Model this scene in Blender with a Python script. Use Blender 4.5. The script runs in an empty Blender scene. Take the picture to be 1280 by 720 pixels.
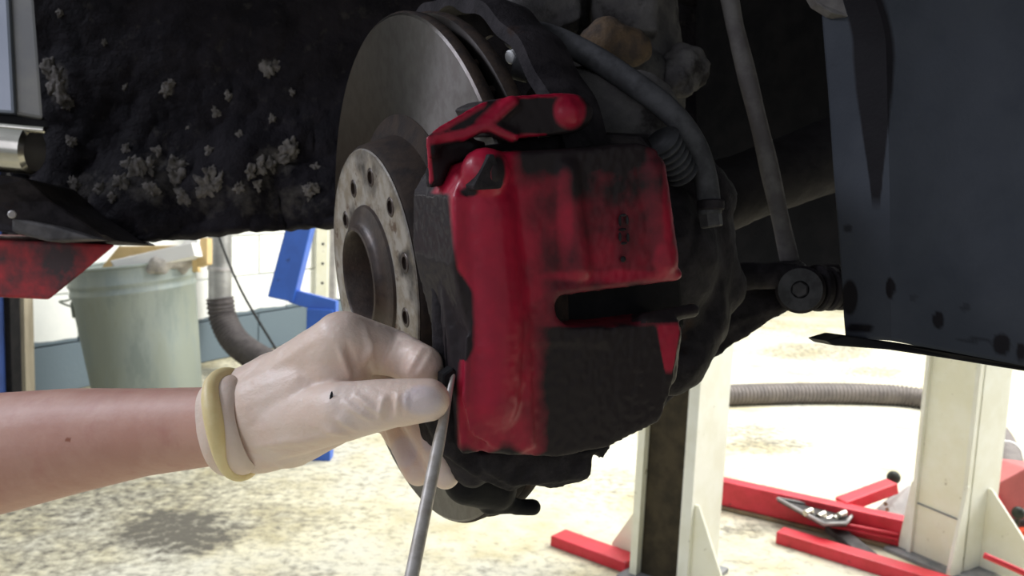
import bpy, bmesh, math, random
from mathutils import Vector, Matrix, noise
random.seed(7)
S = bpy.context.scene
COL = S.collection

# ------------------------------------------------------------------ camera, world, lights, exposure
FPX = 1100.0
CAMP = Vector((0, 0, 1.0))
_p, _r = math.radians(7.0), math.radians(2.5)
FW = Vector((0, math.cos(_p), -math.sin(_p)))
_R = Vector((1, 0, 0)); _U = _R.cross(FW)
RT = math.cos(_r) * _R + math.sin(_r) * _U
UP = -math.sin(_r) * _R + math.cos(_r) * _U
cd = bpy.data.cameras.new('camera'); cam = bpy.data.objects.new('camera', cd); COL.objects.link(cam)
cd.sensor_width = 36; cd.lens = 36 * FPX / 1280; cd.clip_start = 0.02; cd.clip_end = 100
M = Matrix((RT, UP, -FW)).transposed().to_4x4(); M.translation = CAMP
cam.matrix_world = M
S.camera = cam
cd.dof.use_dof = True; cd.dof.focus_distance = 0.45; cd.dof.aperture_fstop = 20.0

w = bpy.data.worlds.new('world'); S.world = w; w.use_nodes = True
w.node_tree.nodes['Background'].inputs[0].default_value = (0.86, 0.93, 1.0, 1)
w.node_tree.nodes['Background'].inputs[1].default_value = 0.30

def area(name, loc, target, sx, sy, power, color):
    l = bpy.data.lights.new(name, 'AREA'); l.shape = 'RECTANGLE'; l.size = sx; l.size_y = sy
    l.energy = power; l.color = color
    o = bpy.data.objects.new(name, l); COL.objects.link(o)
    o.location = loc
    o.rotation_euler = (Vector(target) - Vector(loc)).to_track_quat('-Z', 'Y').to_euler()
    return o
area('floor_fill_light', (2.4, 4.2, 3.6), (1.6, 4.0, 0), 4.0, 4.0, 380, (1.0, 0.98, 0.93))  # added area light that brightens the background floor and wall
area('workshop_window_light', (5.2, 3.0, 2.0), (0.5, 3.2, 0.3), 3.0, 2.4, 150, (1.0, 1.0, 0.97))
area('shop_door_daylight', (-1.7, -1.6, 1.7), (0.0, 0.5, 0.95), 1.8, 1.4, 9, (0.88, 0.88, 1.0))
area('disc_highlight_light', (-1.55, 0.60, 1.95), (0.0, 0.5, 1.0), 0.9, 0.3, 15, (0.84, 0.88, 1.0))  # unseen light, added to raise the bright wedge on the disc

S.view_settings.view_transform = 'Standard'
S.view_settings.look = 'None'
S.view_settings.gamma = 1.0
S.view_settings.use_curve_mapping = False
S.view_settings.exposure = 0.25

# ------------------------------------------------------------------ geometry helpers
def ray(px, py):
    return FW + RT * ((px - 640) / FPX) - UP * ((py - 360) / FPX)
def W(px, py, d):
    return CAMP + ray(px, py) * d
def on(px, py, P0, N):
    r = ray(px, py)
    return CAMP + r * ((P0 - CAMP).dot(N) / r.dot(N))
def FL(px, py, z=0.0):
    return on(px, py, Vector((0, 0, z)), Vector((0, 0, 1)))
def proj(P):
    d = P - CAMP; z = max(d.dot(FW), 1e-4)
    return 640 + FPX * d.dot(RT) / z, 360 - FPX * d.dot(UP) / z

# brake disc frame: n outboard, u up in the disc plane, v towards the caliper
DC = Vector((-.0693, .5812, .9358)); _y, _t = .4827, -.1121
DN = Vector((-math.cos(_y) * math.cos(_t), -math.sin(_y) * math.cos(_t), math.sin(_t)))
DU = (Vector((0, 0, 1)) - DN * DN.z).normalized()
DV = DU.cross(DN)
def D(a, b, c): return DC + DN * a + DU * b + DV * c
def VP(px, py, v): return on(px, py, DC + DV * v, DV)      # a point on the plane a distance v out from the axle

def mesh_obj(name, bm, mat, parent=None, smooth=False, auto=None):
    me = bpy.data.meshes.new(name)
    if parent is not None:
        L = world_loc(parent)
        bmesh.ops.translate(bm, verts=bm.verts, vec=-L)
    bmesh.ops.recalc_face_normals(bm, faces=bm.faces)
    bm.to_mesh(me); bm.free()
    o = bpy.data.objects.new(name, me); COL.objects.link(o)
    if parent is not None: o.parent = parent
    if mat is not None: me.materials.append(mat)
    if smooth:
        me.polygons.foreach_set('use_smooth', [True] * len(me.polygons))
        if auto:
            try: me.set_sharp_from_angle(angle=math.radians(auto))
            except Exception: pass
    return o
def world_loc(o):
    L = Vector(o.location)
    while o.parent: o = o.parent; L = L + Vector(o.location)
    return L
def thing(name, label, cat, loc, group=None):
    o = bpy.data.objects.new(name, None); COL.objects.link(o); o.location = loc
    o.empty_display_size = .05
    o['label'] = label; o['category'] = cat
    if group: o['group'] = group
    return o
def tag(o, label, cat, group=None):
    o['label'] = label; o['category'] = cat
    if group: o['group'] = group
    return o
def struct(o): o['kind'] = 'structure'; return o
def settle(o):
    """put a one-mesh thing's origin at its base centre"""
    vs = [v.co for v in o.data.vertices]
    c = Vector((sum(v.x for v in vs) / len(vs), sum(v.y for v in vs) / len(vs), min(v.z for v in vs)))
    o.data.transform(Matrix.Translation(-c)); o.location = Vector(o.location) + c
    return o

def bake(o, mods):
    """apply a list of (type, settings) modifiers to o"""
    for t, kw in mods:
        m = o.modifiers.new(t, t)
        for k, val in kw.items(): setattr(m, k, val)
    dg = bpy.context.evaluated_depsgraph_get()
    me = bpy.data.meshes.new_from_object(o.evaluated_get(dg))
    old = o.data; o.modifiers.clear(); o.data = me; me.name = old.name
    bpy.data.meshes.remove(old)
    return o
def cut(o, cutter):
    m = o.modifiers.new('b', 'BOOLEAN'); m.operation = 'DIFFERENCE'; m.object = cutter; m.solver = 'EXACT'
    dg = bpy.context.evaluated_depsgraph_get()
    me = bpy.data.meshes.new_from_object(o.evaluated_get(dg))
    o.modifiers.clear(); o.data = me
    bpy.data.objects.remove(cutter)

def a_capsule(bm, p1, r1, p2=None, r2=None, sub=3):
    if p2 is None: p2, r2 = p1 + Vector((0, 0, 1e-4)), r1
    vs = []
    for p, r in ((p1, r1), (p2, r2)):
        g = bmesh.ops.create_icosphere(bm, subdivisions=sub, radius=r, matrix=Matrix.Translation(p))
        vs += g['verts']
    fs = set(f for v in vs for f in v.link_faces)
    bmesh.ops.delete(bm, geom=list(fs), context='FACES_ONLY')
    es = set(e for v in vs for e in v.link_edges)
    bmesh.ops.delete(bm, geom=list(es), context='EDGES')
    vs = [v for v in vs if v.is_valid]
    if not vs: return
    h = bmesh.ops.convex_hull(bm, input=vs)
    bmesh.ops.delete(bm, geom=list(set(g for g in h['geom_interior'] if isinstance(g, bmesh.types.BMVert))), context='VERTS')
_sph = None
def sphere_pts():
    global _sph
    if _sph is None:
        b = bmesh.new(); bmesh.ops.create_icosphere(b, subdivisions=3, radius=1)
        _sph = [v.co.copy() for v in b.verts]; b.free()
    return _sph
def capsule(bm, p1, r1, p2=None, r2=None, scale=None):
    pts = [p1 + s * r1 for s in sphere_pts()]
    if p2 is not None: pts += [p2 + s * r2 for s in sphere_pts()]
    vs = [bm.verts.new(p) for p in pts]
    h = bmesh.ops.convex_hull(bm, input=vs)
    bmesh.ops.delete(bm, geom=[g for g in h['geom_interior'] if isinstance(g, bmesh.types.BMVert)], context='VERTS')
def ellipsoid(bm, c, axes):
    vs = [bm.verts.new(c + axes[0] * s.x + axes[1] * s.y + axes[2] * s.z) for s in sphere_pts()]
    bmesh.ops.convex_hull(bm, input=vs)

def prism(bm, pts, dirv, bevel=0):
    """closed prism from polygon pts, swept by dirv"""
    a = [bm.verts.new(p) for p in pts]; b = [bm.verts.new(p + dirv) for p in pts]
    n = len(pts)
    fs = [bm.faces.new(a), bm.faces.new(b[::-1])]
    for i in range(n): fs.append(bm.faces.new((a[i], b[i], b[(i + 1) % n], a[(i + 1) % n])))
    bmesh.ops.recalc_face_normals(bm, faces=fs)
    if bevel:
        es = set(e for f in fs for e in f.edges)
        bmesh.ops.bevel(bm, geom=list(es), offset=bevel, segments=2, profile=.6, affect='EDGES')
def box(bm, c, x, y, z, bevel=0):
    """box at centre c with half-axis vectors"""
    prism(bm, [c - x - y - z, c + x - y - z, c + x + y - z, c - x + y - z], z * 2, bevel)
def beam(bm, p, q, wd, ht, bevel=0, up=Vector((0, 0, 1))):
    """beam whose bottom line runs p->q"""
    d = (q - p); L = d.length; d.normalize(); s = d.cross(up).normalized(); t = s.cross(d)
    box(bm, (p + q) / 2 + t * ht / 2, d * L / 2, s * wd / 2, t * ht / 2, bevel)
def lathe(bm, prof, O, A, seg=64, closed=False, ref=None):
    """prof: (radius, height along A)"""
    A = A.normalized(); X = (ref or (Vector((0, 0, 1)) if abs(A.z) < .9 else Vector((1, 0, 0))))
    X = (X - A * X.dot(A)).normalized(); Y = A.cross(X)
    rings = []
    for r, h in prof:
        if r < 1e-6: rings.append([bm.verts.new(O + A * h)])
        else: rings.append([bm.verts.new(O + A * h + (X * math.cos(2 * math.pi * k / seg) + Y * math.sin(2 * math.pi * k / seg)) * r) for k in range(seg)])
    m = len(rings)
    for i in range(m if closed else m - 1):
        a, b = rings[i], rings[(i + 1) % m]
        for k in range(seg):
            k2 = (k + 1) % seg
            if len(a) == 1 and len(b) == 1: continue
            if len(a) == 1: bm.faces.new((a[0], b[k2], b[k]))
            elif len(b) == 1: bm.faces.new((a[k], a[k2], b[0]))
            else: bm.faces.new((a[k], a[k2], b[k2], b[k]))
def cyl(bm, p, q, r, r2=None, seg=24, ch=0.0):
    r2 = r if r2 is None else r2
    L = (q - p).length
    if ch: prof = [(0, 0), (r - ch, 0), (r, ch), (r2, L - ch), (r2 - ch, L), (0, L)]
    else: prof = [(0, 0), (r, 0), (r2, L), (0, L)]
    lathe(bm, prof, p, q - p, seg)
def catmull(P, n):
    out = []
    Q = [P[0] * 2 - P[1]] + list(P) + [P[-1] * 2 - P[-2]]
    for i in range(1, len(Q) - 2):
        for k in range(n):
            t = k / n
            a, b, c, d = Q[i - 1], Q[i], Q[i + 1], Q[i + 2]
            out.append(.5 * ((2 * b) + (c - a) * t + (2 * a - 5 * b + 4 * c - d) * t * t + (3 * b - a - 3 * c + d) * t ** 3))
    out.append(P[-1]); return out
def sweep(bm, path, rad, seg=16, capped=True):
    """rad: function(s in m, t 0..1)"""
    tot = sum((path[i + 1] - path[i]).length for i in range(len(path) - 1)); s = 0
    N = None; prev = None
    for i, p in enumerate(path):
        T = (path[min(i + 1, len(path) - 1)] - path[max(i - 1, 0)]).normalized()
        if N is None: N = T.orthogonal().normalized()
        N = (N - T * N.dot(T)).normalized(); B = T.cross(N)
        if i: s += (p - path[i - 1]).length
        r = rad(s, s / tot)
        ring = [bm.verts.new(p + (N * math.cos(2 * math.pi * k / seg) + B * math.sin(2 * math.pi * k / seg)) * r) for k in range(seg)]
        if prev:
            for k in range(seg): bm.faces.new((prev[k], prev[(k + 1) % seg], ring[(k + 1) % seg], ring[k]))
        elif capped: bm.faces.new(ring[::-1])
        prev = ring
    if capped: bm.faces.new(prev)
def resample(path, step):
    out = [path[0]]; acc = 0
    for i in range(len(path) - 1):
        a, b = path[i], path[i + 1]; L = (b - a).length; t = step - acc
        while t <= L:
            out.append(a.lerp(b, t / L)); t += step
        acc = L - (t - step)
    return out
def roughen(o, amp, scale, seed=0, oct=3):
    sd = Vector((seed * 7.3, seed * 3.1, seed * 1.7)); me = o.data
    L = world_loc(o)
    ns = [v.normal.copy() for v in me.vertices]
    for v, nn in zip(me.vertices, ns):
        k = noise.fractal((v.co + L) * scale + sd, 1.0, 2.0, oct)
        v.co += nn * (k * amp)
def cast(name, build, mat, parent=None, voxel=.002, smooth=6, factor=.5, rough=0, rscale=60, seed=0):
    """union of closed solids, voxel-remeshed and relaxed into one continuous casting"""
    bm = bmesh.new(); build(bm)
    o = mesh_obj(name, bm, mat, parent)
    bake(o, [('REMESH', dict(mode='VOXEL', voxel_size=voxel)), ('SMOOTH', dict(factor=factor, iterations=smooth))])
    if rough: roughen(o, rough, rscale, seed)
    o.data.polygons.foreach_set('use_smooth', [True] * len(o.data.polygons))
    if mat is not None and len(o.data.materials) == 0: o.data.materials.append(mat)
    return o
def lerp(a, b, t): return a + (b - a) * t
def sst(a, b, x):
    t = min(1, max(0, (x - a) / (b - a))) if a != b else float(x > a)
    return t * t * (3 - 2 * t)
def paint(o, fn, name='mask'):
    """store wear, dirt and other tone with a fixed shape as a vertex attribute; fn(world point, px, py) -> 0..1"""
    me = o.data; at = me.attributes.new(name, 'FLOAT', 'POINT'); L = world_loc(o)
    vals = []
    for v in me.vertices:
        P = v.co + L; x, y = proj(P); vals.append(max(0., min(1., fn(P, x, y))))
    at.data.foreach_set('value', vals)
def blobm(x, y, spots):
    m = 0
    for cx, cy, rx, ry, k in spots:
        d = math.hypot((x - cx) / rx, (y - cy) / ry); m = max(m, k * (1 - sst(.55, 1.15, d)))
    return m

# ------------------------------------------------------------------ materials
def mat(name, c1, c2=None, scale=30, rough=.6, metal=0., bump=.2, bscale=None, detail=6, lo=.4, hi=.6,
        mask=None, mnoise=.5, c3=None, s3=8, lo3=.55, hi3=.65, spec=.5, coat=0., mrough=None, bdist=.002, mscale=None, stretch=None, sss=0):
    m = bpy.data.materials.new(name); m.use_nodes = True
    nt = m.node_tree; N = nt.nodes; Lk = nt.links
    b = N['Principled BSDF']
    if max(c1) < .12 and metal == 0: spec = .12
    b.inputs['Roughness'].default_value = rough; b.inputs['Metallic'].default_value = metal
    b.inputs['Specular IOR Level'].default_value = spec
    b.inputs['Coat Weight'].default_value = coat
    if sss:
        b.inputs['Subsurface Weight'].default_value = sss
        b.inputs['Subsurface Radius'].default_value = (.012, .005, .003)
        b.inputs['Subsurface Scale'].default_value = .6
    g = N.new('ShaderNodeNewGeometry')
    tc = g.outputs['Position']
    if stretch:
        mp = N.new('ShaderNodeVectorMath'); mp.operation = 'MULTIPLY'; mp.inputs[1].default_value = stretch
        Lk.new(tc, mp.inputs[0]); tc = mp.outputs[0]
    def nz(sc, dt):
        n = N.new('ShaderNodeTexNoise'); n.inputs['Scale'].default_value = sc; n.inputs['Detail'].default_value = dt
        n.inputs['Roughness'].default_value = .62
        Lk.new(tc, n.inputs['Vector']); return n
    def rng(sock, a, bb):
        r = N.new('ShaderNodeMapRange'); r.inputs[1].default_value = a; r.inputs[2].default_value = bb
        Lk.new(sock, r.inputs[0]); return r.outputs[0]
    def mix(fac, A, B):
        x = N.new('ShaderNodeMix'); x.data_type = 'RGBA'
        if fac is not None: Lk.new(fac, x.inputs[0])
        for s, q in ((A, 6), (B, 7)):
            if isinstance(s, tuple): x.inputs[q].default_value = (*s, 1)
            else: Lk.new(s, x.inputs[q])
        return x.outputs[2]
    col = c1
    if c2: col = mix(rng(nz(scale, detail).outputs[0], lo, hi), c1, c2)
    if c3: col = mix(rng(nz(s3, 5).outputs[0], lo3, hi3), col, c3)
    if mask:
        a = N.new('ShaderNodeAttribute'); a.attribute_name = 'mask'
        n = nz(mscale or scale * 1.7, 8)
        ad = N.new('ShaderNodeMath'); ad.operation = 'MULTIPLY_ADD'
        s = N.new('ShaderNodeMath'); s.operation = 'SUBTRACT'; s.inputs[1].default_value = .5; Lk.new(n.outputs[0], s.inputs[0])
        Lk.new(s.outputs[0], ad.inputs[0]); ad.inputs[1].default_value = mnoise * 2; Lk.new(a.outputs['Fac'], ad.inputs[2])
        k = rng(ad.outputs[0], .25, .75)
        col = mix(k, col, mask)
        if mrough is not None:
            r = N.new('ShaderNodeMapRange'); r.inputs[3].default_value = rough; r.inputs[4].default_value = mrough
            Lk.new(k, r.inputs[0]); Lk.new(r.outputs[0], b.inputs['Roughness'])
    if isinstance(col, tuple): b.inputs['Base Color'].default_value = (*col, 1)
    else: Lk.new(col, b.inputs['Base Color'])
    if bump:
        bp = N.new('ShaderNodeBump'); bp.inputs['Strength'].default_value = bump; bp.inputs['Distance'].default_value = bdist
        Lk.new(nz(bscale or scale * 3, 6).outputs[0], bp.inputs['Height']); Lk.new(bp.outputs[0], b.inputs['Normal'])
    return m

m_liner = mat('liner_plastic', (.006, .0052, .0075), (.014, .012, .0155), 25, .75, bump=.7, bscale=90, bdist=.006, mask=(.075, .068, .062), mnoise=.7, mscale=70, c3=(.03, .027, .026), s3=60, lo3=.6, hi3=.72)
m_mud = mat('dried_mud', (.085, .077, .07), (.17, .155, .145), 90, .95, bump=.8, bscale=260, bdist=.003)
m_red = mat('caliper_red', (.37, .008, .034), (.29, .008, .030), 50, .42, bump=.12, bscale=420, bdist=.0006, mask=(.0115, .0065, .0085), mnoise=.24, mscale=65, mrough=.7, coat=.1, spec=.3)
m_grime = mat('cast_iron_grime', (.014, .012, .014), (.030, .026, .029), 60, .7, bump=.5, bscale=260, bdist=.0015, c3=(.03, .017, .013), s3=35, lo3=.62, hi3=.74)
m_greyiron = mat('dusty_grey_casting', (.075, .070, .072), (.115, .108, .105), 45, .85, bump=.6, bscale=230, bdist=.002, c3=(.03, .027, .027), s3=30)
m_rustpatch = mat('tan_rust', (.12, .078, .045), (.06, .043, .033), 85, .9, bump=.6, bscale=300, bdist=.002)
m_rubber = mat('dusty_rubber', (.045, .045, .048), (.075, .075, .08), 80, .7, bump=.25, bscale=400, bdist=.0006)
m_rod = mat('dusty_steel_rod', (.11, .10, .10), (.16, .15, .145), 60, .7, bump=.3, bscale=500, bdist=.0006)
m_discface = mat('machined_disc', (.085, .074, .07), (.11, .10, .096), 120, .38, metal=1., bump=.06, bscale=900, bdist=.0003)
m_discedge = mat('rusty_disc_edge', (.05, .035, .027), (.025, .02, .019), 120, .8, bump=.4, bscale=500, bdist=.0008)
def brushed(m):
    nt = m.node_tree; N = nt.nodes; Lk = nt.links; b = N['Principled BSDF']; b.inputs['Anisotropic'].default_value = .9
    g = N.new('ShaderNodeNewGeometry')
    s = N.new('ShaderNodeVectorMath'); s.operation = 'SUBTRACT'; Lk.new(g.outputs['Position'], s.inputs[0]); s.inputs[1].default_value = DC
    c = s
    n = N.new('ShaderNodeVectorMath'); n.operation = 'NORMALIZE'; Lk.new(c.outputs[0], n.inputs[0]); Lk.new(n.outputs[0], b.inputs['Tangent'])
brushed(m_discface)
m_hat = mat('disc_bell_grime', (.022, .017, .016), (.040, .028, .022), 70, .7, bump=.4, bscale=300, bdist=.001)
m_flange = mat('bare_flange_metal', (.33, .30, .26), (.22, .18, .13), 90, .55, metal=.2, bump=.3, bscale=500, bdist=.0006, c3=(.10, .06, .035), s3=60, lo3=.58, hi3=.66, mask=(.035, .028, .024), mnoise=.35, mscale=160)
m_hub = mat('hub_brown_iron', (.035, .024, .021), (.062, .042, .033), 90, .4, metal=.3, bump=.3, bscale=400, bdist=.0008)
m_steel = mat('tool_steel', (.50, .47, .44), (.38, .34, .30), 140, .45, metal=.25, bump=.1, bscale=900, bdist=.0002)
m_shield = mat('dark_blue_grey_panel', (.036, .041, .052), (.046, .051, .063), 14, .6, bump=.25, bscale=420, bdist=.0008, mask=(.008, .007, .009), mnoise=.15, mscale=60)
m_silver = mat('silver_car_paint', (.16, .18, .22), (.19, .21, .25), 8, .3, metal=.5, bump=.02, coat=.5)
m_silver2 = mat('grey_seal_paint', (.12, .12, .12), (.16, .155, .14), 12, .45, metal=.3, bump=.1)
m_chrome = mat('brushed_trim', (.55, .53, .47), (.45, .43, .38), 20, .22, metal=1., bump=.03)
m_black = mat('black_plastic', (.008, .008, .009), (.014, .013, .014), 40, .6, bump=.2)
m_redlift = mat('worn_red_paint', (.42, .018, .026), (.24, .012, .02), 30, .6, bump=.3, c3=(.035, .016, .018), s3=16, lo3=.48, hi3=.66)
m_skin = mat('forearm_skin', (.52, .29, .225), (.46, .235, .18), 26, .5, bump=.35, bscale=330, bdist=.0007, c3=(.43, .19, .155), s3=40, lo3=.55, hi3=.8, mask=(.27, .09, .05), mnoise=.05, sss=.12)
m_glove = mat('latex_glove', (.74, .565, .465), (.77, .62, .535), 30, .44, bump=.35, bscale=75, bdist=.004, c3=(.66, .46, .39), s3=24, lo3=.5, hi3=.8, mask=(.60, .54, .60), mnoise=.1, sss=.1, detail=2, stretch=(.7, 1.0, 1.0))
m_cuff = mat('rolled_latex', (.80, .66, .36), (.72, .57, .27), 40, .45, bump=.2, bscale=200, bdist=.001, sss=.1)
m_mark = mat('black_smudge', (.02, .02, .025), rough=.8, bump=0)
m_floor = mat('oily_concrete', (.66, .62, .46), (.50, .45, .29), 5.5, .8, bump=.5, bscale=45, bdist=.006, c3=(.60, .58, .48), s3=1.8, lo3=.45, hi3=.6, mask=(.11, .10, .08), mnoise=.75, mscale=34, detail=10, lo=.42, hi=.62)
m_wall = mat('painted_blockwork', (.82, .83, .80), (.74, .76, .74), 3, .7, bump=.3, bscale=60, bdist=.004)
m_stand = mat('cream_enamel', (.88, .87, .74), (.83, .81, .64), 9, .55, bump=.15, bscale=80, bdist=.001, c3=(.36, .31, .18), s3=34, lo3=.66, hi3=.72)
m_standw = mat('white_enamel', (.84, .84, .76), (.78, .77, .66), 9, .55, bump=.1, bscale=80, bdist=.001, c3=(.25, .23, .18), s3=36, lo3=.70, hi3=.74)
m_standin = mat('dark_brown_web', (.060, .048, .030), (.035, .029, .020), 20, .7, bump=.3)  # dark brown web inside the open channel stand
m_base = mat('grey_base_plate', (.17, .18, .20), (.26, .26, .27), 30, .6, bump=.3)
m_jack = mat('jack_red', (.66, .030, .055), (.55, .022, .035), 16, .45, bump=.1, c3=(.22, .02, .03), s3=30, lo3=.66, hi3=.72)
m_jackwood = mat('brown_strip', (.26, .19, .11), (.16, .12, .08), 30, .8, bump=.3)
m_plate = mat('grey_steel_plate', (.42, .40, .40), (.34, .33, .33), 20, .5, metal=.3, bump=.1)
m_dark = mat('dark_oily_steel', (.05, .048, .05), (.09, .085, .085), 40, .5, bump=.3)
m_pink = mat('faded_red', (.52, .13, .13), (.44, .11, .11), 12, .6, bump=.15)
m_orange = mat('orange_red', (.80, .10, .03), (.70, .08, .03), 12, .5, bump=.1)
m_ball = mat('black_knob', (.03, .035, .03), rough=.3, bump=0)
m_galv = mat('galvanised_steel', (.23, .27, .255), (.33, .37, .35), 14, .5, metal=.3, bump=.2, bscale=30, bdist=.004, c3=(.26, .29, .25), s3=7, lo3=.45, hi3=.6, stretch=(1, 1, .35))
m_pipe = mat('dull_zinc_pipe', (.27, .27, .27), (.38, .38, .38), 12, .4, metal=.5, bump=.1)
m_hose = mat('grey_brown_hose', (.16, .14, .13), (.12, .105, .10), 20, .6, bump=.1)
m_hosedark = mat('dark_ribbed_hose', (.10, .09, .09), (.07, .062, .064), 20, .6, bump=.1)
m_blue = mat('blue_enamel', (.035, .13, .55), (.03, .11, .47), 10, .45, bump=.1, c3=(.02, .06, .25), s3=22, lo3=.66, hi3=.7)
m_card = mat('cardboard', (.62, .45, .22), (.55, .40, .19), 18, .85, bump=.15)
m_paper = mat('white_card', (.84, .83, .80), rough=.8, bump=.1)
m_rubbish = mat('grey_rubbish', (.33, .31, .29), (.45, .42, .38), 30, .8, bump=.5, bdist=.01)
m_wood = mat('pale_timber', (.40, .35, .26), (.30, .26, .19), 14, .8, bump=.3, stretch=(3, 3, .4))
m_cable = mat('black_cable', (.03, .03, .03), rough=.6, bump=0)
m_white = mat('white_plastic', (.8, .8, .8), rough=.5, bump=0)

# two-tone wall paint: blue-grey band along the foot of the blockwork
def band(m, z0, colr):
    nt = m.node_tree; N = nt.nodes; Lk = nt.links; b = N['Principled BSDF']
    src = b.inputs['Base Color'].links[0].from_socket
    g = N.new('ShaderNodeNewGeometry'); sp = N.new('ShaderNodeSeparateXYZ'); Lk.new(g.outputs['Position'], sp.inputs[0])
    nn = N.new('ShaderNodeTexNoise'); nn.inputs['Scale'].default_value = 7; Lk.new(g.outputs['Position'], nn.inputs['Vector'])
    ad = N.new('ShaderNodeMath'); ad.operation = 'MULTIPLY_ADD'; Lk.new(nn.outputs[0], ad.inputs[0]); ad.inputs[1].default_value = .03; Lk.new(sp.outputs['Z'], ad.inputs[2])
    r = N.new('ShaderNodeMapRange'); r.inputs[1].default_value = z0 + .013; r.inputs[2].default_value = z0 + .018; Lk.new(ad.outputs[0], r.inputs[0])
    x = N.new('ShaderNodeMix'); x.data_type = 'RGBA'; x.inputs[6].default_value = (*colr, 1)
    Lk.new(r.outputs[0], x.inputs[0]); Lk.new(src, x.inputs[7]); Lk.new(x.outputs[2], b.inputs['Base Color'])
band(m_wall, .235, (.115, .155, .185))
m_bluedark = mat('dark_blue_enamel', (.02, .045, .16), (.016, .035, .12), 10, .5, bump=.1)

# ------------------------------------------------------------------ the setting
def build_floor():
    bm = bmesh.new(); nx, ny = 150, 150
    x0, x1, y0, y1 = -5, 7, -2, 11
    V = [[None] * (nx + 1) for _ in range(ny + 1)]
    for j in range(ny + 1):
        # denser rows near the camera
        for i in range(nx + 1):
            V[j][i] = bm.verts.new((x0 + (x1 - x0) * i / nx, y0 + (y1 - y0) * j / ny, 0))
    for j in range(ny):
        for i in range(nx): bm.faces.new((V[j][i], V[j][i + 1], V[j + 1][i + 1], V[j + 1][i]))
    prism(bm, [Vector((x0, y0, -.02)), Vector((x1, y0, -.02)), Vector((x1, y1, -.02)), Vector((x0, y1, -.02))], Vector((0, 0, -.1)))
    o = mesh_obj('floor', bm, m_floor)
    spots = [(220, 665, 95, 40, .80), (60, 700, 110, 40, .50), (380, 715, 60, 14, .5), (960, 556, 75, 14, .52), (1020, 440, 100, 16, .50), (940, 538, 60, 12, .48), (1090, 465, 60, 10, .48), (1100, 420, 60, 6, .5), (930, 660, 60, 12, .55), (440, 640, 60, 8, .35)]
    def f(P, x, y):
        if P.y < .6: return .2
        return max(.40 - .18 * sst(150, 600, x) + .22 * noise.fractal(P * 1.3, 1, 2, 3), blobm(x, y, spots))
    paint(o, f)
    return struct(o)
build_floor()

WD = Vector((0.78, 1.5, 0)).normalized()          # the painted wall recedes to the right
W0 = on(38, 439, Vector((0, 3.6, 0)), Vector((0, 1, 0))); W0.z = 0
WN = Vector((WD.y, -WD.x, 0))                       # faces the workshop
if WN.dot(CAMP - W0) < 0: WN = -WN
def build_wall():
    bm = bmesh.new()
    a = W0 - WD * 2.2; b = W0 + WD * 7.0
    prism(bm, [a - WN * .014, b - WN * .014, b - WN * .2, a - WN * .2], Vector((0, 0, 1.29)))
    prism(bm, [a, b, b - WN * .2, a - WN * .2], Vector((0, 0, 1.7)))
    for v in bm.verts[-8:]: v.co.z += 1.29
    wall = struct(mesh_obj('wall_left', bm, m_wall))
    me = None; L, H = .44, .215
    for r in range(6):
        for k in range(-3, 12):
            c = W0 + WD * (k * L + (L / 2 if r % 2 else 0) + L / 2) - WN * .008 + Vector((0, 0, r * H + H / 2))
            if me is None:
                b2 = bmesh.new(); box(b2, Vector(), WD * (L / 2 - .004), WN * .012, Vector((0, 0, H / 2 - .004)), .003)
                o = mesh_obj('block', b2, m_wall); me = o.data
            else:
                o = bpy.data.objects.new('block', me); COL.objects.link(o)
            o.parent = wall; o.location = c + WN * random.uniform(-.0015, .0015)
    return wall
build_wall()
bm = bmesh.new(); box(bm, Vector((1, 10.1, 1.5)), Vector((6, 0, 0)), Vector((0, .1, 0)), Vector((0, 0, 1.5)))
struct(mesh_obj('wall_back', bm, m_wall))

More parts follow.
